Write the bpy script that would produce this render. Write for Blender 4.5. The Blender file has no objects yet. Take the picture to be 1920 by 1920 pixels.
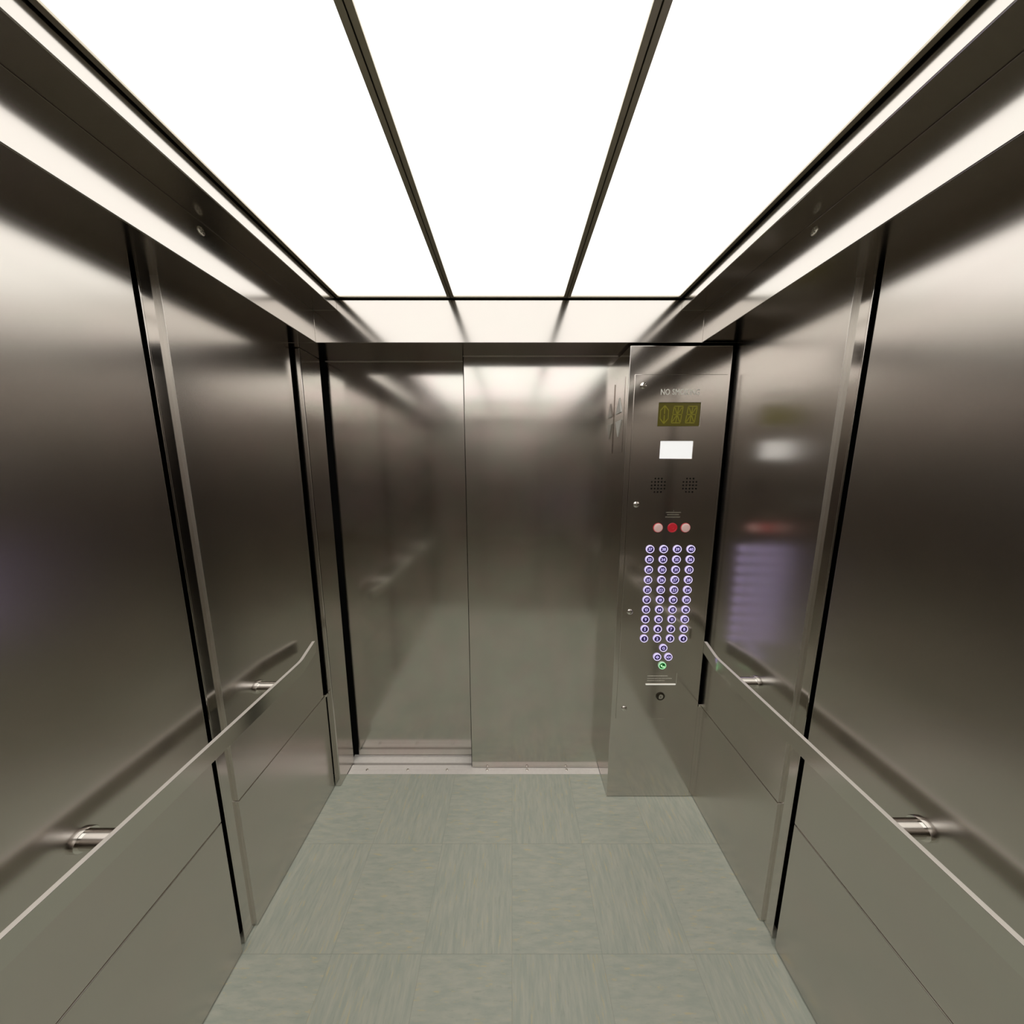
import bpy, bmesh, math, random
from mathutils import Vector, Matrix
random.seed(4)
S = bpy.context.scene
COL = S.collection
PI = math.pi

# ------------------------------------------------------------------ materials
def nm(name):
    m = bpy.data.materials.new(name); m.use_nodes = True
    nt = m.node_tree; nt.nodes.clear()
    return m, nt
def N(nt, t, **k):
    n = nt.nodes.new(t)
    for a, b in k.items(): setattr(n, a, b)
    return n
def mathn(nt, op, a, b=None, c=None):
    n = N(nt, 'ShaderNodeMath', operation=op)
    for i, v in enumerate((a, b, c)):
        if v is None: continue
        if isinstance(v, (int, float)): n.inputs[i].default_value = v
        else: nt.links.new(v, n.inputs[i])
    return n.outputs[0]
def mixc(nt, fac, a, b):
    n = N(nt, 'ShaderNodeMix', data_type='RGBA')
    for i, v in ((0, fac), (6, a), (7, b)):
        if isinstance(v, (int, float)): n.inputs[i].default_value = v
        elif isinstance(v, tuple): n.inputs[i].default_value = v if len(v) == 4 else (*v, 1)
        else: nt.links.new(v, n.inputs[i])
    return n.outputs[2]

def steel(name, color=(.64, .606, .572), rough=.24, aniso=.4, blotch=.06, wave=.0):
    m, nt = nm(name)
    out = N(nt, 'ShaderNodeOutputMaterial'); p = N(nt, 'ShaderNodeBsdfPrincipled')
    nt.links.new(p.outputs[0], out.inputs[0])
    tc = N(nt, 'ShaderNodeTexCoord')
    big = N(nt, 'ShaderNodeTexNoise'); big.inputs['Scale'].default_value = 4.5; big.inputs['Detail'].default_value = 4
    nt.links.new(tc.outputs['Object'], big.inputs['Vector'])
    mp = N(nt, 'ShaderNodeMapping'); mp.inputs['Scale'].default_value = (420, 420, 9)
    nt.links.new(tc.outputs['Object'], mp.inputs['Vector'])
    fine = N(nt, 'ShaderNodeTexNoise'); fine.inputs['Scale'].default_value = 1; fine.inputs['Detail'].default_value = 2
    nt.links.new(mp.outputs[0], fine.inputs['Vector'])
    b = mathn(nt, 'SUBTRACT', big.outputs[0], .5); f = mathn(nt, 'SUBTRACT', fine.outputs[0], .5)
    val = mathn(nt, 'ADD', mathn(nt, 'MULTIPLY', b, blotch * 3), mathn(nt, 'MULTIPLY', f, .02))
    v1 = mathn(nt, 'ADD', val, 1.0)
    hsv = N(nt, 'ShaderNodeHueSaturation')
    tn = N(nt, 'ShaderNodeTexNoise'); tn.inputs['Scale'].default_value = 7; tn.inputs['Detail'].default_value = 3
    nt.links.new(tc.outputs['Object'], tn.inputs['Vector'])
    rr = N(nt, 'ShaderNodeMapRange'); rr.inputs[1].default_value = .38; rr.inputs[2].default_value = .62
    nt.links.new(tn.outputs[0], rr.inputs[0]); k = .22 * blotch
    cr, cg, cb = color
    nt.links.new(mixc(nt, rr.outputs[0], (cr * (1 + k), cg * (1 - k * .6), cb), (cr * (1 - k), cg * (1 + k * .6), cb)), hsv.inputs['Color'])
    nt.links.new(v1, hsv.inputs['Value'])
    nt.links.new(hsv.outputs[0], p.inputs['Base Color'])
    nt.links.new(mathn(nt, 'ADD', mathn(nt, 'ADD', mathn(nt, 'MULTIPLY', b, blotch * 1.2), mathn(nt, 'MULTIPLY', f, .008)), rough), p.inputs['Roughness'])
    p.inputs['Metallic'].default_value = 1
    if aniso:
        p.inputs['Anisotropic'].default_value = aniso
        cx = N(nt, 'ShaderNodeCombineXYZ')
        cx.inputs[0].default_value = 1; cx.inputs[1].default_value = 1
        nt.links.new(cx.outputs[0], p.inputs['Tangent'])
    if wave:
        wn = N(nt, 'ShaderNodeTexNoise'); wn.inputs['Scale'].default_value = 2.2; wn.inputs['Detail'].default_value = 1
        nt.links.new(tc.outputs['Object'], wn.inputs['Vector'])
        bp = N(nt, 'ShaderNodeBump'); bp.inputs['Strength'].default_value = 1; bp.inputs['Distance'].default_value = wave
        nt.links.new(wn.outputs[0], bp.inputs['Height']); nt.links.new(bp.outputs[0], p.inputs['Normal'])
    return m
def plain(name, color, rough=.5, metal=0, emit=None, strength=0, spec=.5):
    m, nt = nm(name)
    out = N(nt, 'ShaderNodeOutputMaterial'); p = N(nt, 'ShaderNodeBsdfPrincipled')
    nt.links.new(p.outputs[0], out.inputs[0])
    tc = N(nt, 'ShaderNodeTexCoord'); nz = N(nt, 'ShaderNodeTexNoise'); nz.inputs['Scale'].default_value = 60
    nt.links.new(tc.outputs['Object'], nz.inputs['Vector'])
    lo = tuple(c * .94 for c in color); hi = tuple(min(1, c * 1.06) for c in color)
    nt.links.new(mixc(nt, nz.outputs[0], lo, hi), p.inputs['Base Color'])
    p.inputs['Roughness'].default_value = rough; p.inputs['Metallic'].default_value = metal
    p.inputs['Specular IOR Level'].default_value = spec
    if emit:
        p.inputs['Emission Color'].default_value = (*emit, 1); p.inputs['Emission Strength'].default_value = strength
    return m

M_panel = steel('brushed_steel_wall', rough=.24, aniso=.3, blotch=.03)
M_back = steel('brushed_steel_back', rough=.34, aniso=.3, blotch=.03)
M_door = steel('brushed_steel_door', rough=.16, aniso=.2, blotch=.10, wave=.0008)
M_front = steel('brushed_steel_front', rough=.15, aniso=.2, blotch=.03)
M_soffit = steel('satin_steel_soffit', color=(.59, .56, .53), rough=.16, aniso=.0, blotch=.02)
M_strip = steel('polished_steel_strip', rough=.12, aniso=.0, blotch=.02)
M_rail = steel('satin_steel_rail', color=(.66, .64, .60), rough=.16, aniso=0, blotch=.02)
M_chrome = steel('polished_chrome', color=(.78, .76, .73), rough=.08, aniso=0, blotch=.01)
M_sill = plain('satin_aluminium', (.93, .905, .885), .35, metal=.0, spec=.9)
M_bar = steel('bronze_tinted_steel', color=(.50, .46, .38), rough=.35, aniso=0, blotch=.03)
M_edge = steel('edge_sheen_steel', color=(.80, .77, .73), rough=.42, aniso=0, blotch=.01)  # paler than the wall steel: bright edge reflections put into the colour
M_railtop = plain('bright_satin_edge', (.86, .83, .79), .4, metal=.35)
M_black = plain('matt_black_recess', (.006, .006, .006), .8, spec=.1)
M_hole = plain('black_hole', (.004, .004, .004), .9, spec=.05)
M_diff = plain('lit_diffuser', (.8, .8, .78), .5, emit=(1, .976, .935), strength=1.6)
M_etch = plain('etched_lettering', (.92, .90, .84), .9)
M_etch_dim = plain('etched_small_lettering', (.30, .28, .22), .6)
M_lens = plain('frosted_arrow_lens', (.62, .61, .58), .45)
M_lcd = plain('olive_display', (.045, .036, .004), .25, emit=(.10, .085, .008), strength=.38)
M_seg = plain('olive_segment', (.08, .07, .004), .4, emit=(.17, .15, .01), strength=.6)
M_white = plain('white_lit_screen', (.7, .7, .7), .4, emit=(1, 1, .99), strength=.64)
M_navy = plain('navy_button_face', (.02, .012, .05), .35, emit=(.03, .018, .09), strength=.5)
M_lav = plain('lavender_lit_ring', (.5, .46, .6), .4, emit=(.76, .66, 1), strength=.85)
M_lavnum = plain('lavender_lit_numeral', (.5, .45, .7), .4, emit=(.62, .52, 1), strength=.8)
M_side = plain('white_lit_button_side', (.88, .86, .9), .25, emit=(.50, .38, 1), strength=.55)
M_green = plain('dark_green_face', (.0, .06, .01), .35, emit=(0, .09, .012), strength=.6)
M_greenring = plain('green_lit_ring', (.4, .75, .45), .4, emit=(.36, .85, .42), strength=.8)
M_greenside = plain('green_white_side', (.7, .85, .7), .3, emit=(.5, .95, .55), strength=.25)
M_red = plain('red_lens', (.30, .01, .02), .3, emit=(.55, .02, .03), strength=.4)
M_redring = plain('red_lit_ring', (.5, .03, .05), .3, emit=(.8, .04, .06), strength=.16)
M_pink = plain('pale_pink_cap', (.62, .48, .46), .35, emit=(.9, .55, .5), strength=.25)

def floor_mat():
    m, nt = nm('green_vinyl_tile')
    out = N(nt, 'ShaderNodeOutputMaterial'); p = N(nt, 'ShaderNodeBsdfPrincipled')
    nt.links.new(p.outputs[0], out.inputs[0])
    tc = N(nt, 'ShaderNodeTexCoord')
    T = .305
    mp = N(nt, 'ShaderNodeMapping'); mp.inputs['Location'].default_value = (10 * T, -1.412 + 10 * T, .37)
    nt.links.new(tc.outputs['Object'], mp.inputs['Vector'])
    sep = N(nt, 'ShaderNodeSeparateXYZ'); nt.links.new(mp.outputs[0], sep.inputs[0])
    ix = mathn(nt, 'FLOOR', mathn(nt, 'DIVIDE', sep.outputs[0], T)); iy = mathn(nt, 'FLOOR', mathn(nt, 'DIVIDE', sep.outputs[1], T))
    par = mathn(nt, 'MODULO', mathn(nt, 'ADD', mathn(nt, 'ADD', ix, iy), 100), 2)
    def streak(sc):
        q = N(nt, 'ShaderNodeMapping'); q.inputs['Scale'].default_value = sc
        nt.links.new(mp.outputs[0], q.inputs['Vector'])
        a = N(nt, 'ShaderNodeTexNoise'); a.inputs['Scale'].default_value = 1; a.inputs['Detail'].default_value = 4; a.inputs['Roughness'].default_value = .6
        nt.links.new(q.outputs[0], a.inputs['Vector']); return a.outputs[0]
    def pick(a, b):
        n = N(nt, 'ShaderNodeMix', data_type='FLOAT')
        nt.links.new(par, n.inputs[0]); nt.links.new(a, n.inputs[2]); nt.links.new(b, n.inputs[3]); return n.outputs[0]
    s1 = pick(streak((14, 75, 1)), streak((75, 14, 1)))
    s2 = pick(streak((22, 130, 9)), streak((130, 22, 9)))
    def ramp(src, a, b):
        r = N(nt, 'ShaderNodeMapRange'); r.inputs[1].default_value = a; r.inputs[2].default_value = b
        nt.links.new(src, r.inputs[0]); return r.outputs[0]
    base = mixc(nt, ramp(s1, .35, .65), (.47, .53, .47), (.58, .61, .535))
    c2 = mixc(nt, mathn(nt, 'MULTIPLY', ramp(s2, .60, .68), .6), base, (.70, .63, .38))
    c3 = mixc(nt, mathn(nt, 'MULTIPLY', ramp(s2, .40, .30), .35), c2, (.34, .40, .345))
    fx = mathn(nt, 'FRACT', mathn(nt, 'DIVIDE', sep.outputs[0], T)); fy = mathn(nt, 'FRACT', mathn(nt, 'DIVIDE', sep.outputs[1], T))
    ex = mathn(nt, 'ABSOLUTE', mathn(nt, 'SUBTRACT', fx, .5)); ey = mathn(nt, 'ABSOLUTE', mathn(nt, 'SUBTRACT', fy, .5))
    seam = mathn(nt, 'GREATER_THAN', mathn(nt, 'MAXIMUM', ex, ey), .496)
    c4 = mixc(nt, mathn(nt, 'MULTIPLY', seam, .2), c3, (.16, .18, .15))
    nt.links.new(c4, p.inputs['Base Color'])
    p.inputs['Roughness'].default_value = .38
    return m
M_floor = floor_mat()

# ------------------------------------------------------------------ helpers
WL = {}
def wl(o): return WL.get(o.name, Vector((0, 0, 0))) if o else Vector((0, 0, 0))
def box(bm, x0, x1, y0, y1, z0, z1):
    v = [bm.verts.new((x, y, z)) for x in (x0, x1) for y in (y0, y1) for z in (z0, z1)]
    for f in ((0, 1, 3, 2), (4, 6, 7, 5), (0, 4, 5, 1), (2, 3, 7, 6), (0, 2, 6, 4), (1, 5, 7, 3)):
        bm.faces.new([v[i] for i in f])
def B(*a):
    bm = bmesh.new()
    for t in a: box(bm, *t)
    return bm
def lathe(bm, prof, o, axis, n=28):
    """profile of (radius, distance along axis) swept about the axis through o"""
    axis = Vector(axis).normalized(); up = Vector((0, 0, 1)) if abs(axis.z) < .9 else Vector((1, 0, 0))
    a = axis.cross(up).normalized(); b = axis.cross(a)
    o = Vector(o); rings = []
    for r, h in prof:
        if r < 1e-6: rings.append([bm.verts.new(o + axis * h)])
        else: rings.append([bm.verts.new(o + axis * h + (a * math.cos(2 * PI * i / n) + b * math.sin(2 * PI * i / n)) * r) for i in range(n)])
    for p, q in zip(rings, rings[1:]):
        for i in range(n):
            j = (i + 1) % n
            if len(p) == 1 and len(q) == 1: continue
            if len(p) == 1: bm.faces.new((p[0], q[i], q[j]))
            elif len(q) == 1: bm.faces.new((p[i], q[0], p[j]))
            else: bm.faces.new((p[i], q[i], q[j], p[j]))
    return bm
def prism(bm, pts, y0, y1):
    """polygon in (x, z) extruded between y0 and y1"""
    a = [bm.verts.new((x, y0, z)) for x, z in pts]; b = [bm.verts.new((x, y1, z)) for x, z in pts]
    bm.faces.new(a); bm.faces.new(b[::-1])
    for i in range(len(pts)):
        j = (i + 1) % len(pts); bm.faces.new((a[i], b[i], b[j], a[j]))
def obj(name, bm, mat, parent=None, origin=None, bevel=0, smooth=False, label=None):
    bmesh.ops.recalc_face_normals(bm, faces=bm.faces)
    origin = Vector(origin) if origin is not None else (wl(parent) if parent else Vector((0, 0, 0)))
    bmesh.ops.translate(bm, verts=bm.verts, vec=-origin)
    me = bpy.data.meshes.new(name); bm.to_mesh(me); bm.free()
    me.materials.append(mat)
    if smooth:
        for p in me.polygons: p.use_smooth = True
        me.set_sharp_from_angle(angle=math.radians(35))
    o = bpy.data.objects.new(name, me); COL.objects.link(o)
    o.parent = parent; o.location = origin - wl(parent)
    WL[o.name] = origin
    if bevel:
        md = o.modifiers.new('bevel', 'BEVEL'); md.width = bevel; md.segments = 2; md.limit_method = 'ANGLE'
    if label: o['label'] = label
    return o
def second(o, mat, test):
    """give the faces whose normal passes the test another finish"""
    o.data.materials.append(mat)
    for p in o.data.polygons:
        if test(p.normal): p.material_index = 1
def empty(name, loc, parent=None, **props):
    o = bpy.data.objects.new(name, None); COL.objects.link(o); o.empty_display_size = .05
    o.parent = parent; o.location = Vector(loc) - wl(parent); WL[o.name] = Vector(loc)
    for k, v in props.items(): o[k] = v
    return o
def tag(o, label, category, group=None):
    o['label'] = label; o['category'] = category
    if group: o['group'] = group
    return o
def struct(o): o['kind'] = 'structure'; return o
def text_mesh(s, size, extrude, offset=0, shear=0):
    cu = bpy.data.curves.new('lettering', 'FONT'); cu.body = s; cu.size = size; cu.extrude = extrude; cu.bevel_depth = offset; cu.bevel_resolution = 0
    cu.align_x = 'CENTER'; cu.align_y = 'CENTER'; cu.resolution_u = 3
    t = bpy.data.objects.new('lettering', cu); COL.objects.link(t)
    dg = bpy.context.evaluated_depsgraph_get()
    me = bpy.data.meshes.new_from_object(t.evaluated_get(dg))
    bpy.data.objects.remove(t); bpy.data.curves.remove(cu)
    me.transform(Matrix.Rotation(PI / 2, 4, 'X'))
    xs = [v.co.x for v in me.vertices]; zs = [v.co.z for v in me.vertices]
    me.transform(Matrix.Translation((-(min(xs) + max(xs)) / 2, 0, -(min(zs) + max(zs)) / 2)))
    return me
ONE = [(-.0026, .0098), (-.0026, .0074), (.0, .0090), (.0, .0), (.0029, .0), (.0029, .0128), (.0004, .0128)]
def word(s, size, extrude, offset, gap, space=.3):
    """letters set one by one; the numeral 1 is drawn with its flag"""
    bm = bmesh.new(); x = 0
    for ch in s:
        if ch == ' ': x += size * space; continue
        if ch == '1':
            b2 = bmesh.new(); k = size / .0178; prism(b2, [(a * k, b * k - .0064 * k) for a, b in ONE], -extrude, extrude)
            me = bpy.data.meshes.new('one'); b2.to_mesh(me); b2.free()
        else: me = text_mesh(ch, size, extrude, offset)
        xs = [v.co.x for v in me.vertices]; w = max(xs) - min(xs)
        me.transform(Matrix.Translation((x - min(xs), 0, 0))); bm.from_mesh(me); x += w + gap
        bpy.data.meshes.remove(me)
    bmesh.ops.translate(bm, verts=bm.verts, vec=(-(x - gap) / 2, 0, 0)); bmesh.ops.recalc_face_normals(bm, faces=bm.faces)
    me = bpy.data.meshes.new('lettering'); bm.to_mesh(me); bm.free()
    return me
def mesh_obj(name, me, mat, parent, loc, label=None):
    if not me.materials: me.materials.append(mat)
    o = bpy.data.objects.new(name, me); COL.objects.link(o); o.parent = parent
    o.location = Vector(loc) - wl(parent); WL[o.name] = Vector(loc)
    if label: o['label'] = label
    return o

EYE = 1.63
XL, XR = -.914, .900            # faces of the side wall panels
YB, YF = -.410, 1.350           # back wall, left return
ZS = 2.121                      # underside of the soffit
PF = 1.300                      # front column and transom plane
H = 2.36

# ------------------------------------------------------------------ floor, sill
fl = struct(obj('floor', B((-1.0, 1.0, -.5, 1.412, -.03, 0)), M_floor))
sill = empty('door_sill', (-.2, 1.49, -.02))
tag(sill, 'grooved aluminium threshold strip across the floor below both door panels', 'door sill')
obj('nosing', B((-.883, .4735, 1.4125, 1.437, -.03, .0)), M_sill, sill, bevel=.002)
obj('track', B((-.883, .4735, 1.4375, 1.464, -.03, -.0008)), M_sill, sill, bevel=.0008)
obj('track', B((-.9, .4735, 1.476, 1.5115, -.03, 0)), M_sill, sill, bevel=.0012)
obj('track', B((-.9, .4735, 1.5145, 1.60, -.03, 0)), M_sill, sill, bevel=.0008)
obj('groove', B((-.95, .4735, 1.42, 1.60, -.05, -.031)), M_black, sill)
for x in (-.789, -.568, -.354, -.136, .082, .297):
    bm = bmesh.new(); lathe(bm, [(0, .0006), (.0055, .0006), (.0066, .0), (.0072, -.001)], (x, 1.437, .0002), (0, 0, 1), 18)
    s = obj('screw', bm, M_chrome, sill, smooth=True)
    obj('screw_slot', B((x - .0045, x + .0045, 1.4362, 1.4378, .0007, .0010)), M_bar, s)

# ------------------------------------------------------------------ side walls
def side_wall(side, xf, y_near, y_strip, y_far0, y_far1, y_low1, zj):
    d = -1 if side == 'left' else 1
    def bx(a, b, y0, y1, z0, z1):      # a, b = depth into the wall from the panel face
        x0, x1 = sorted((xf + d * a, xf + d * b)); return (x0, x1, y0, y1, z0, z1)
    w = struct(obj('wall_' + side, B(bx(.045, .08, -.5, 1.62, -.03, H)), M_black, origin=(xf + d * .06, .5, 0)))
    g = .002
    for z0, z1, yl in ((.004, zj - g, y_low1), (zj + g, ZS - .0005, y_far1)):
        obj('wall_panel', B(bx(0, .03, YB + .02, y_near, z0, z1 + (.012 if z1 > 2 else 0))), M_panel, w, bevel=.0015)
        p = obj('wall_panel', B(bx(0, .03, y_far0, yl, z0, z1 + (.012 if z1 > 2 else 0))), M_panel, w, bevel=.0008)
        second(p, M_edge, lambda n: n.y < -.8)
    obj('joint_backing', B(bx(.006, .028, YB + .03, y_near - .004, zj - .01, zj + .01), bx(.006, .028, y_far0 + .004, y_far1 - .01, zj - .01, zj + .01)), M_bar, w)
    # recessed upright strip with turned edges between the two panels
    bm = B(bx(.011, .03, y_strip[0] + .006, y_far0 + .02, .004, ZS + .012), bx(.007, .022, y_strip[0], y_strip[0] + .005, .004, ZS + .012))
    obj('upright_strip', bm, M_strip, w, bevel=.001)
    # small folded clip at the front end of the joint
    if side == 'right':
        obj('filler_strip', B((.8851, .8999, PF + .0012, PF + .03, .004, zj - .003)), M_front, w)
        bm = B((.886, .9025, PF - .006, PF + .004, zj - .002, zj + .012))
    else: bm = B((XL - .003, XL + .012, y_far1 + .002, y_far1 + .016, zj - .001, zj + .011))
    obj('joint_clip', bm, M_chrome, w, bevel=.002)
    return w
wL = side_wall('left', XL, .806, (.824, .866), .8665, 1.331, 1.3465, .525)
wR = side_wall('right', XR, .816, (.836, .877), .877, 1.302, 1.302, .505)

# back wall: three panels with dark reveals
wB = struct(obj('wall_back', B((-1.0, 1.0, -.50, -.455, -.03, H)), M_black, origin=(0, -.48, 0)))
for x0, x1 in ((-.90, -.33), (-.315, .30), (.315, .885)):
    obj('wall_panel', B((x0, x1, YB - .03, YB, .004, .518)), M_back, wB, bevel=.0015)
    obj('wall_panel', B((x0, x1, YB - .03, YB, .522, ZS - .0005)), M_back, wB, bevel=.0015)

# ------------------------------------------------------------------ front wall: return, column, transom
wF = struct(empty('wall_front', (0, 1.45, 0)))
obj('return_post', B((-.9135, -.8835, YF, 1.485, .001, ZS - .0005)), M_front, wF, bevel=.0035)
obj('door_slot_shade', B((-1.0, -.876, 1.525, 1.60, 0, 2.2)), M_black, wF)  # black block standing in for the shade in the gap beside the left door
obj('transom', B((-.955, .94, PF, 1.62, ZS, 2.2776)), M_soffit, wF, bevel=.0015)
obj('shaft_backing', B((-1.0, 1.0, 1.62, 1.65, -.05, H)), M_black, wF)
col = struct(obj('trim_1', B((.4735, .885, PF, 1.60, .002, 2.1105)), M_front, origin=(.68, 1.45, 0), bevel=.0022))

# ------------------------------------------------------------------ sliding doors
d1 = struct(obj('door_1', B((-.873, -.16, 1.518, 1.546, .006, 2.14)), M_door, origin=(-.5, 1.532, 0), bevel=.0012))
d2 = struct(obj('door_2', B((-.2185, .55, 1.448, 1.4755, .0025, 2.14)), M_door, origin=(.15, 1.46, 0), bevel=.0018))

obj('door_seal', B((-.2212, -.2187, 1.451, 1.474, .004, ZS - .001)), M_black, d2)
obj('header_seam_glint', B((-.876, -.2215, 1.5145, 1.5175, ZS - .0022, ZS)), M_edge, wF)  # pale strips added as the glint along the gap above each door
obj('header_seam_glint', B((-.2185, .473, 1.4445, 1.4475, ZS - .0022, ZS)), M_edge, wF)

# ------------------------------------------------------------------ ceiling: soffits and light tray
cl = struct(obj('ceiling', B((-1.0, 1.0, -.5, 1.62, 2.34, H)), M_black, origin=(0, .5, 2.35)))
sl = struct(obj('trim_2', B((-.99, -.782, -.455, PF, ZS, 2.2405), (-.99, -.688, -.455, PF, 2.2405, 2.30)), M_soffit, origin=(-.85, .45, 2.2), bevel=.002))
sr = struct(obj('trim_3', B((.758, .99, -.455, PF, ZS, 2.2405), (.666, .99, -.455, PF, 2.2405, 2.30)), M_soffit, origin=(.85, .45, 2.2), bevel=.002))
sb = struct(obj('trim_4', B((-.782, .758, -.455, -.28, ZS, 2.30)), M_soffit, origin=(0, -.37, 2.2), bevel=.001))
def soffit_screw(x, d, y, z, parent):
    bm = bmesh.new(); lathe(bm, [(.0095, 0), (.0095, .0012), (.0075, .0022), (0, .0022)], (x, y, z), (d, 0, 0), 20)
    s = obj('security_screw', bm, M_bar, parent, smooth=True)
    bm = bmesh.new()
    for k in range(5):
        a = 2 * PI * k / 5 + .3
        lathe(bm, [(.0018, 0), (.0015, .0014), (0, .0016)], (x + d * .0022, y + .0052 * math.cos(a), z + .0052 * math.sin(a)), (d, 0, 0), 8)
    lathe(bm, [(.0016, 0), (.0014, .0014), (0, .0016)], (x + d * .0022, y, z), (d, 0, 0), 8)
    obj('screw_pin', bm, M_chrome, s)
soffit_screw(-.782, 1, .860, 2.217, sl)
soffit_screw(.758, -1, .857, 2.215, sr)

ZL = 2.287
for x0, x1, lab in ((-.671, -.2525, 'glowing white ceiling light panel nearest the left wall'),
                    (-.2255, .2005, 'middle glowing white ceiling light panel of the three'),
                    (.2275, .647, 'glowing white ceiling light panel nearest the wall beside the control panel')):
    t = empty('ceiling_light', ((x0 + x1) / 2, .5, ZL))
    tag(t, lab, 'ceiling light', 'ceiling light panels')
    y0, y1 = -.25, 1.287
    obj('diffuser', B((x0, x1, y0, y1, ZL, ZL + .006)), M_diff, t)
    w = .0125
    obj('light_frame', B((x0 - w, x0, y0 - w, y1 + w * .7, ZL - .005, ZL + .02), (x1, x1 + w, y0 - w, y1 + w * .7, ZL - .005, ZL + .02),
                   (x0, x1, y0 - w, y0, ZL - .005, ZL + .02), (x0, x1, y1, y1 + w * .7, ZL - .005, ZL + .02)), M_bar, t, bevel=.0008)

# ------------------------------------------------------------------ handrails
def rail_mesh(path, z0, z1, th):
    bm = bmesh.new(); P = [Vector((x, y, 0)) for x, y in path]; L = []
    for i, p in enumerate(P):
        a = (P[i] - P[i - 1]).normalized() if i else (P[1] - P[0]).normalized()
        b = (P[i + 1] - P[i]).normalized() if i < len(P) - 1 else a
        t = (a + b).normalized(); n = Vector((-t.y, t.x, 0)); k = th / 2 / max(.3, n.dot(Vector((-a.y, a.x, 0))))
        L.append([bm.verts.new((p + n * s * k) + Vector((0, 0, z))) for s, z in ((-1, z0), (1, z0), (1, z1), (-1, z1))])
    for p, q in zip(L, L[1:]):
        for i in range(4):
            j = (i + 1) % 4; bm.faces.new((p[i], p[j], q[j], q[i]))
    bm.faces.new(L[0]); bm.faces.new(L[-1][::-1])
    return bm
def bend(a, b, c, n=5, r=.16):
    """points rounding the corner b between a and c"""
    a, b, c = Vector(a), Vector(b), Vector(c)
    p, q = b.lerp(a, r * .12 / (a - b).length), b.lerp(c, r * .12 / (c - b).length)
    return [tuple(p.lerp(b, t).lerp(b.lerp(q, t), t)) for t in [i / n for i in range(n + 1)]]
def handrail(xw, xr, xe, d, yend, ybend, stand, label):
    t = empty('handrail', (xw, .5, .85)); tag(t, label, 'handrail', 'side handrails')
    path = [(xe, -.36)] + bend((xe, -.36), (xr, -.22), (xr, ybend)) + bend((xr, -.22), (xr, ybend), (xe, yend)) + [(xe, yend)]
    r = obj('rail', rail_mesh(path, EYE - .810, EYE - .757, .012), M_rail, t, bevel=.0006)
    second(r, M_railtop, lambda n: abs(n.z) > .8)
    for y in stand:
        bm = bmesh.new(); lathe(bm, [(.0175, .0), (.0175, abs(xw - xr) - .006)], (xw, y, EYE - .784), (d, 0, 0), 28)
        s = obj('standoff', bm, M_chrome, t, smooth=True)
        bm = bmesh.new(); lathe(bm, [(.0222, .0), (.0222, .007), (.0212, .009), (.0175, .009)], (xw, y, EYE - .784), (d, 0, 0), 28)
        obj('flange', bm, M_chrome, s, smooth=True)
handrail(XL, -.835, -.873, 1, 1.243, 1.104, (.995, .54, .09), 'flat steel handrail on round standoffs along the left wall, opposite the control panel')
handrail(XR, .824, .850, -1, 1.240, 1.127, (1.02, .56, .10), 'flat steel handrail on round standoffs along the right wall beside the control panel')
t = empty('handrail', (0, YB, .85)); tag(t, 'flat steel handrail on the rear wall, seen only as a blurred reflection in the doors', 'handrail')
obj('rail', B((-.62, .60, -.336, -.325, EYE - .810, EYE - .757)), M_rail, t, bevel=.0012)
for x in (-.5, 0, .48):
    bm = bmesh.new(); lathe(bm, [(.0185, 0), (.0185, .008), (.0145, .009), (.0145, .076)], (x, YB, EYE - .784), (0, 1, 0), 24)
    obj('standoff', bm, M_chrome, t, smooth=True)

# ------------------------------------------------------------------ direction indicator on the jamb
xj = .4735
t = empty('direction_indicator', (xj, 1.384, 1.85))
tag(t, 'narrow steel plate with up and down arrow lenses on the door jamb', 'direction indicator')
obj('plate', B((xj - .003, xj, 1.338, 1.431, 1.693, 2.004)), M_front, t, bevel=.0012)
def arrow(pts, lab):
    bm = bmesh.new(); a = [bm.verts.new((xj - .0065, y, z)) for y, z in pts]; b = [bm.verts.new((xj - .003, y, z)) for y, z in pts]
    bm.faces.new(a); bm.faces.new(b)
    for i in range(3): bm.faces.new((a[i], b[i], b[(i + 1) % 3], a[(i + 1) % 3]))
    obj('arrow_lens', bm, M_lens, t, bevel=.0008, label=lab)
arrow([(1.387, 1.930), (1.425, 1.864), (1.352, 1.864)], 'frosted lens pointing up')
arrow([(1.387, 1.762), (1.423, 1.832), (1.350, 1.832)], 'frosted lens pointing down')

# ------------------------------------------------------------------ control panel
cop = empty('elevator_control_panel', (.684, PF, .43))
tag(cop, 'tall steel elevator control panel with forty lit floor buttons, displays and speakers', 'control panel')
FP = PF - .004                  # front of the faceplate
X0, X1, Z0, Z1 = .4962, .8728, .4385, 2.001
DIS = (.6006, .7730, 1.7985, 1.8905); SCR = (.6185, .7542, 1.666, 1.7376); TXT = (.6272, .7685, .6245, .6776)
bm = bmesh.new()
xs = sorted({X0, X1, *DIS[:2], *SCR[:2], *TXT[:2]}); zs = sorted({Z0, Z1, *DIS[2:], *SCR[2:], *TXT[2:]})
def hole(x, z): return any(h[0] < x < h[1] and h[2] < z < h[3] for h in (DIS, SCR, TXT))
V = {}
def vv(i, j, y):
    if (i, j, y) not in V: V[i, j, y] = bm.verts.new((xs[i], y, zs[j]))
    return V[i, j, y]
nx, nz = len(xs) - 1, len(zs) - 1
solid = {(i, j) for i in range(nx) for j in range(nz) if not hole((xs[i] + xs[i + 1]) / 2, (zs[j] + zs[j + 1]) / 2)}
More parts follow.
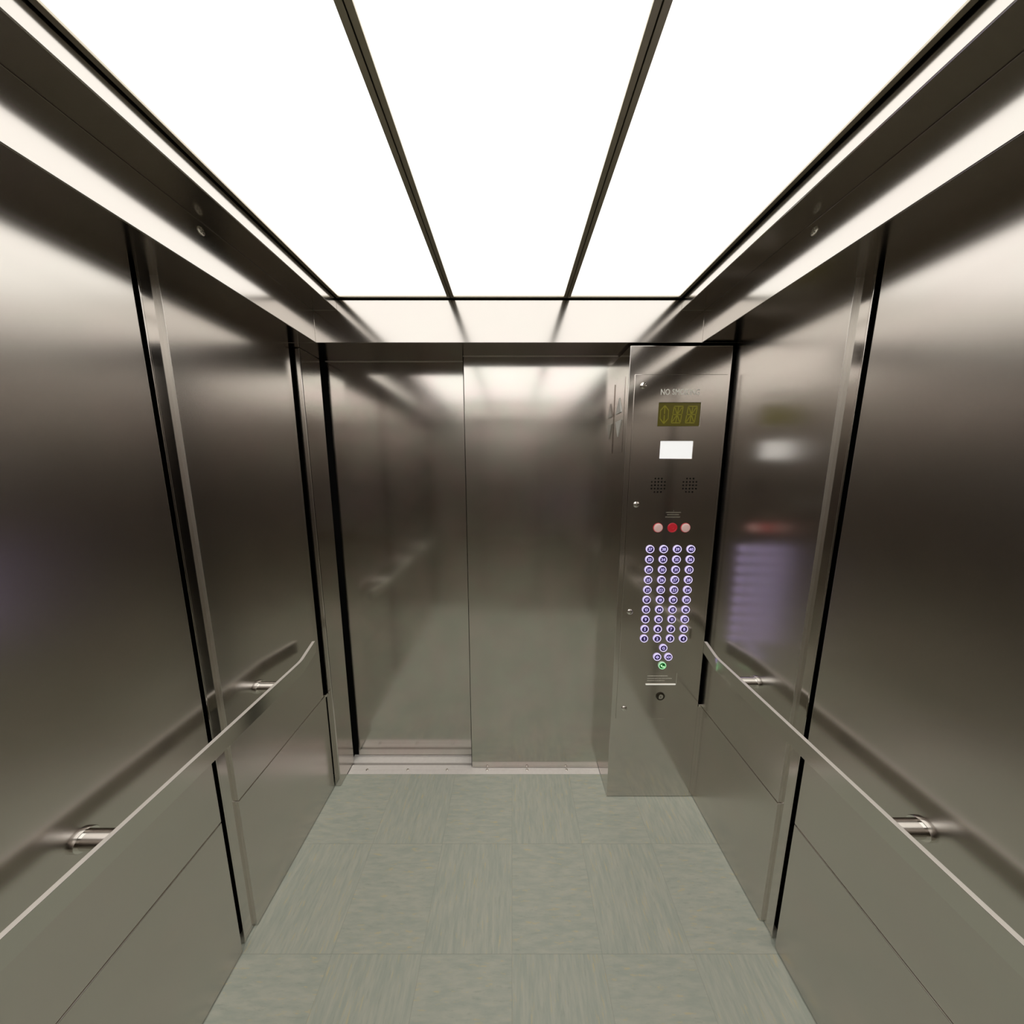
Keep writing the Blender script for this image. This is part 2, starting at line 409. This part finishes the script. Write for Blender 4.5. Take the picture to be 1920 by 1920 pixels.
for i, j in solid:
    for y in (FP, PF): bm.faces.new([vv(i, j, y), vv(i + 1, j, y), vv(i + 1, j + 1, y), vv(i, j + 1, y)])
    for di, dj, e in ((-1, 0, ((i, j), (i, j + 1))), (1, 0, ((i + 1, j), (i + 1, j + 1))), (0, -1, ((i, j), (i + 1, j))), (0, 1, ((i, j + 1), (i + 1, j + 1)))):
        if (i + di, j + dj) not in solid:
            bm.faces.new([vv(*e[0], FP), vv(*e[1], FP), vv(*e[1], PF), vv(*e[0], PF)])
bmesh.ops.dissolve_limit(bm, angle_limit=.01, verts=bm.verts, edges=bm.edges)
obj('faceplate', bm, M_front, cop, bevel=.0020)

for z in (1.957, 1.4716, .9833, .4958):
    bm = bmesh.new(); lathe(bm, [(.0135, 0), (.0132, .002), (.0105, .0052), (.0060, .0066), (0, .007)], (.5325, FP, z), (0, -1, 0), 26)
    s = obj('screw', bm, M_chrome, cop, smooth=True)
    bm = bmesh.new(); lathe(bm, [(0, .0078), (.0022, .0076), (.003, .0064)], (.5325, FP, z), (0, -1, 0), 12)
    obj('screw_pin', bm, M_bar, s, smooth=True)
me = word('NO SMOKING', .0320, .0001, .0007, .0026)
w = max(v.co.x for v in me.vertices) * 2; me.transform(Matrix.Diagonal((.158 / w, .35, 1, 1)))
mesh_obj('lettering', me, M_etch, cop, (.684, FP - .0004, 1.9325), 'pale etched words NO SMOKING')

# olive segment display
dsp = obj('floor_display', B((DIS[0], DIS[1], PF - .0006, PF, DIS[2], DIS[3])), M_lcd, cop, label='dark olive floor display with unlit segments')
def stroke(bm, p, q, w):
    p, q = Vector((p[0], 0, p[1])), Vector((q[0], 0, q[1])); t = (q - p).normalized(); n = Vector((t.z, 0, -t.x)) * w / 2
    pts = [p + n, q + n, q - n, p - n]; prism(bm, [(a.x, a.z) for a in pts], PF - .0012, PF - .0006)
def digit(cx, cz):
    bm = bmesh.new(); hw, hh, k = .0185, .033, .055
    def P(u, v): return (cx + u * hw + v * hh * .12, cz + v * hh)
    g = .07
    for a, b in (((-1, 1), (1, 1)), ((-1, -1), (1, -1)), ((-1, 0), (-.05, 0)), ((.05, 0), (1, 0)), ((-1, g), (-1, 1 - g)), ((-1, -1 + g), (-1, -g)),
                 ((1, g), (1, 1 - g)), ((1, -1 + g), (1, -g)), ((0, g), (0, 1 - g)), ((0, -1 + g), (0, -g)),
                 ((-.8, .85), (-.12, .12)), ((.8, .85), (.12, .12)), ((-.8, -.85), (-.12, -.12)), ((.8, -.85), (.12, -.12))):
        stroke(bm, P(*a), P(*b), .0036)
    obj('display_digit', bm, M_seg, dsp)
digit(.6805, 1.8445); digit(.7385, 1.8445)
bm = bmesh.new(); cx, cz = .6275, 1.8445
for s in (1, -1):
    stroke(bm, (cx, cz + s * .002), (cx, cz + s * .034), .0042)
    for q in (1, -1):
        stroke(bm, (cx, cz + s * .036), (cx + q * .017, cz + s * .016), .0042); stroke(bm, (cx + q * .0165, cz + s * .016), (cx + q * .0165, cz), .003)
obj('display_arrow', bm, M_seg, dsp)
obj('lit_screen', B((SCR[0], SCR[1], PF - .0012, PF, SCR[2], SCR[3])), M_white, cop, label='blank glowing white rectangular screen')

# speaker grilles
for cx, lab in ((.6205, 'left round pattern of speaker holes'), (.7545, 'right round pattern of speaker holes')):
    bm = bmesh.new()
    for r in range(-2, 3):
        for c in range(-2, 3):
            if abs(r) == 2 and abs(c) == 2: continue
            lathe(bm, [(.0035, -.001), (.0035, .0003), (0, .0003)], (cx + c * .0138, FP, 1.554 + r * .0142), (0, -1, 0), 12)
    obj('speaker_grille', bm, M_hole, cop, label=lab)

# tiny unreadable three-line legend above the alarm row
bm = bmesh.new(); R = random.Random(3)
for z, x0, x1 in ((1.4376, .6625, .7268), (1.4278, .668, .719), (1.4176, .661, .7245)):
    x = x0
    while x < x1:
        w = R.uniform(.0009, .0019)
        box(bm, x, min(x + w, x1), FP - .0004, FP, z - R.uniform(.0018, .0028), z + R.uniform(.0016, .0026)); x += w + R.uniform(.0004, .0010)
box(bm, .6935, .6965, FP - .0004, FP, 1.4432, 1.4462)
obj('small_legend', bm, M_etch_dim, cop, label='three tiny etched lines of text')

# three alarm / call buttons
for i, x in enumerate((.6325, .6950, .7515)):
    z = 1.3705; red = i == 1
    bm = bmesh.new(); lathe(bm, [(.0212, 0), (.0212, .0012), (.0200, .0024), (.0190, .0024), (.0190, .0)], (x, FP, z), (0, -1, 0), 32)
    b = obj('alarm_button' if red else 'call_button', bm, M_redring, cop, smooth=True,
            label=('red round alarm button between two pale ones', ) [0] if red else ('pale round button with red rim, left of the red one' if i == 0 else 'pale round button with red rim, right of the red one'))
    bm = bmesh.new()
    if red: lathe(bm, [(.0190, .001), (.0188, .0034), (.0165, .0042), (.0150, .0026), (.0100, .0024), (.0080, .0036), (.0045, .0036), (.0035, .0026), (0, .0026)], (x, FP, z), (0, -1, 0), 28)
    else: lathe(bm, [(.0190, .001), (.0188, .0035), (.0170, .0055), (.0110, .0072), (.0050, .0078), (0, .0080)], (x, FP, z), (0, -1, 0), 28)
    obj('button_cap', bm, M_red if red else M_pink, b, smooth=True)

# lit push buttons: body > ring, face, numeral; meshes shared by every copy
RB, HB = .0180, .0048
def proto(prof, mat, name, n=32):
    bm = bmesh.new(); lathe(bm, prof, (0, 0, 0), (0, -1, 0), n); bmesh.ops.recalc_face_normals(bm, faces=bm.faces)
    me = bpy.data.meshes.new(name); bm.to_mesh(me); bm.free(); me.materials.append(mat)
    for p in me.polygons: p.use_smooth = True
    me.set_sharp_from_angle(angle=math.radians(35)); return me
body = proto([(RB, 0), (RB, HB - .0012), (RB - .0008, HB - .0002)], M_side, 'button_body')
ringm = proto([(RB - .0008, HB - .0004), (RB - .0008, HB + .0004), (RB - .0040, HB + .0004), (RB - .0040, HB - .0010)], M_lav, 'button_ring')
facem = proto([(RB - .0040, HB - .0008), (0, HB - .0008)], M_navy, 'button_face')
gbody = body.copy(); gbody.materials[0] = M_greenside
gring = ringm.copy(); gring.materials[0] = M_greenring
gface = facem.copy(); gface.materials[0] = M_green
def button(name, x, z, num_me, num_mat, label, green=False):
    loc = (x, FP, z)
    b = mesh_obj(name, gbody if green else body, None, cop, loc, label)
    mesh_obj('button_ring', gring if green else ringm, None, b, loc)
    mesh_obj('button_face', gface if green else facem, None, b, loc)
    mesh_obj('numeral' if name == 'floor_button' else 'symbol', num_me, num_mat, b, (x, FP - (HB - .0008) - .0003, z))
K = (FP - HB) / 1.297           # measured ring centres brought to the ring's own plane
def at(x, z): return x * K, EYE + (z - EYE) * K
for r in range(10):
    for c in range(4):
        n = 37 - 4 * r + c
        x, z = at(.6069 + c * .0598, 1.2735 - r * (1.2735 - .8508) / 9)
        me = word(str(n), .0178 if n > 9 else .0192, .0001, .0004, .0009)
        button('floor_button', x, z, me, M_lavnum, 'round lit button numbered %d' % n)
x, z = at(.6988, .804); button('floor_button', x, z, text_mesh('G', .0180, .0001, .0005), M_lavnum, 'round lit button lettered G')
def sym(polys):
    bm = bmesh.new()
    for p in polys: prism(bm, p, -.0003, .0003)
    bmesh.ops.recalc_face_normals(bm, faces=bm.faces); me = bpy.data.meshes.new('symbol'); bm.to_mesh(me); bm.free(); return me
bar = [(-.0009, -.0085), (.0009, -.0085), (.0009, .0085), (-.0009, .0085)]
def tri(x0, x1, h): return [(x0, -h), (x1, 0), (x0, h)]
x, z = at(.6736, .7591)
button('door_open_button', x, z, sym([bar, tri(.0022, .0085, .0058), tri(-.0022, -.0085, .0058)]), M_lavnum, 'round lit button with outward arrows')
x, z = at(.7255, .7591)
button('door_close_button', x, z, sym([bar, tri(.0075, .0020, .0052), tri(-.0075, -.0020, .0052), [(.0078, -.005), (.0090, -.005), (.0090, .005), (.0078, .005)],
       [(-.0078, -.005), (-.0090, -.005), (-.0090, .005), (-.0078, .005)]]), M_lavnum, 'round lit button with inward arrows')
# handset: thick arc from upper left to lower right with swollen ends
arc = []; arci = []
for i in range(15):
    a = math.radians(190 + 100 * i / 14); e = abs(i - 7) / 7; th = .0016 + .0018 * (e > .55)
    arc.append((.0045 + (.0105 + .0006) * math.cos(a), .0045 + (.0105 + .0006) * math.sin(a)))
    arci.append((.0045 + (.0105 - th * 1.6) * math.cos(a), .0045 + (.0105 - th * 1.6) * math.sin(a)))
M_hand = plain('pale_green_handset', (.6, .9, .6), .4, emit=(.5, .95, .5), strength=.9)
x, z = at(.6997, .7159)
button('phone_button', x, z, sym([[(a * 1.35, b * 1.35) for a, b in arc + arci[::-1]]]), M_hand, 'round green lit button with a telephone handset', True)

# recessed notice with a white lit line under it
nt_ = obj('notice_plate', B((TXT[0], TXT[1], PF - .0022, PF, TXT[2], TXT[3])), M_front, cop, label='shallow recessed plate with faint etched text')
bm = bmesh.new(); R = random.Random(9)
for z, x1, h in ((.6640, .728, .0030), (.6510, .748, .0020), (.6395, .716, .0020)):
    x = .634
    while x < x1:
        w = R.uniform(.0010, .0026); box(bm, x, min(x + w, x1), PF - .0025, PF - .0022, z - h, z + h); x += w + R.uniform(.0006, .002)
obj('small_legend', bm, M_etch, nt_)
obj('light_strip', B((TXT[0], .7672, FP - .0012, FP, .6195, .6238)), plain('white_strip', (.9, .9, .85), .4, emit=(1, .98, .9), strength=.5), cop, label='thin white line below the notice')
# key switch
bm = bmesh.new(); lathe(bm, [(.0205, 0), (.0205, .0022), (.0185, .0036), (.0135, .0036), (.0125, .002)], (.7000, FP, .5605), (0, -1, 0), 32)
ks = obj('key_switch', bm, plain('dark_bronze_rim', (.05, .042, .03), .35, metal=.6), cop, smooth=True, label='round dark rimmed key lock')
bm = bmesh.new(); lathe(bm, [(.0125, .0015), (.0120, .0042), (0, .0046)], (.7000, FP, .5605), (0, -1, 0), 28)
kc = obj('lock_core', bm, M_chrome, ks, smooth=True)
obj('keyhole', B((.6992, .7008, FP - .0052, FP - .0044, .5555, .5655)), M_hole, kc)

# ------------------------------------------------------------------ world, camera
w = bpy.data.worlds.new('shaft'); S.world = w; w.use_nodes = True
w.node_tree.nodes['Background'].inputs[0].default_value = (0, 0, 0, 1)
cd = bpy.data.cameras.new('camera'); cam = bpy.data.objects.new('camera', cd); COL.objects.link(cam)
cd.sensor_width = 36; cd.lens = 571 / 1920 * 36; cd.clip_start = .02
cam.location = (0, 0, EYE)
cam.rotation_euler = (PI / 2 - math.atan(84 / 571), 0, math.radians(0))
S.camera = cam
S.view_settings.view_transform = 'Standard'; S.view_settings.look = 'None'
S.view_settings.gamma = 1; S.view_settings.use_curve_mapping = False
S.view_settings.exposure = 0
c = S.cycles
c.max_bounces = 14; c.glossy_bounces = 12; c.diffuse_bounces = 5; c.transmission_bounces = 2
c.adaptive_threshold = .015; c.use_denoising = True; c.caustics_reflective = True; c.blur_glossy = 0
c.sample_clamp_indirect = 0
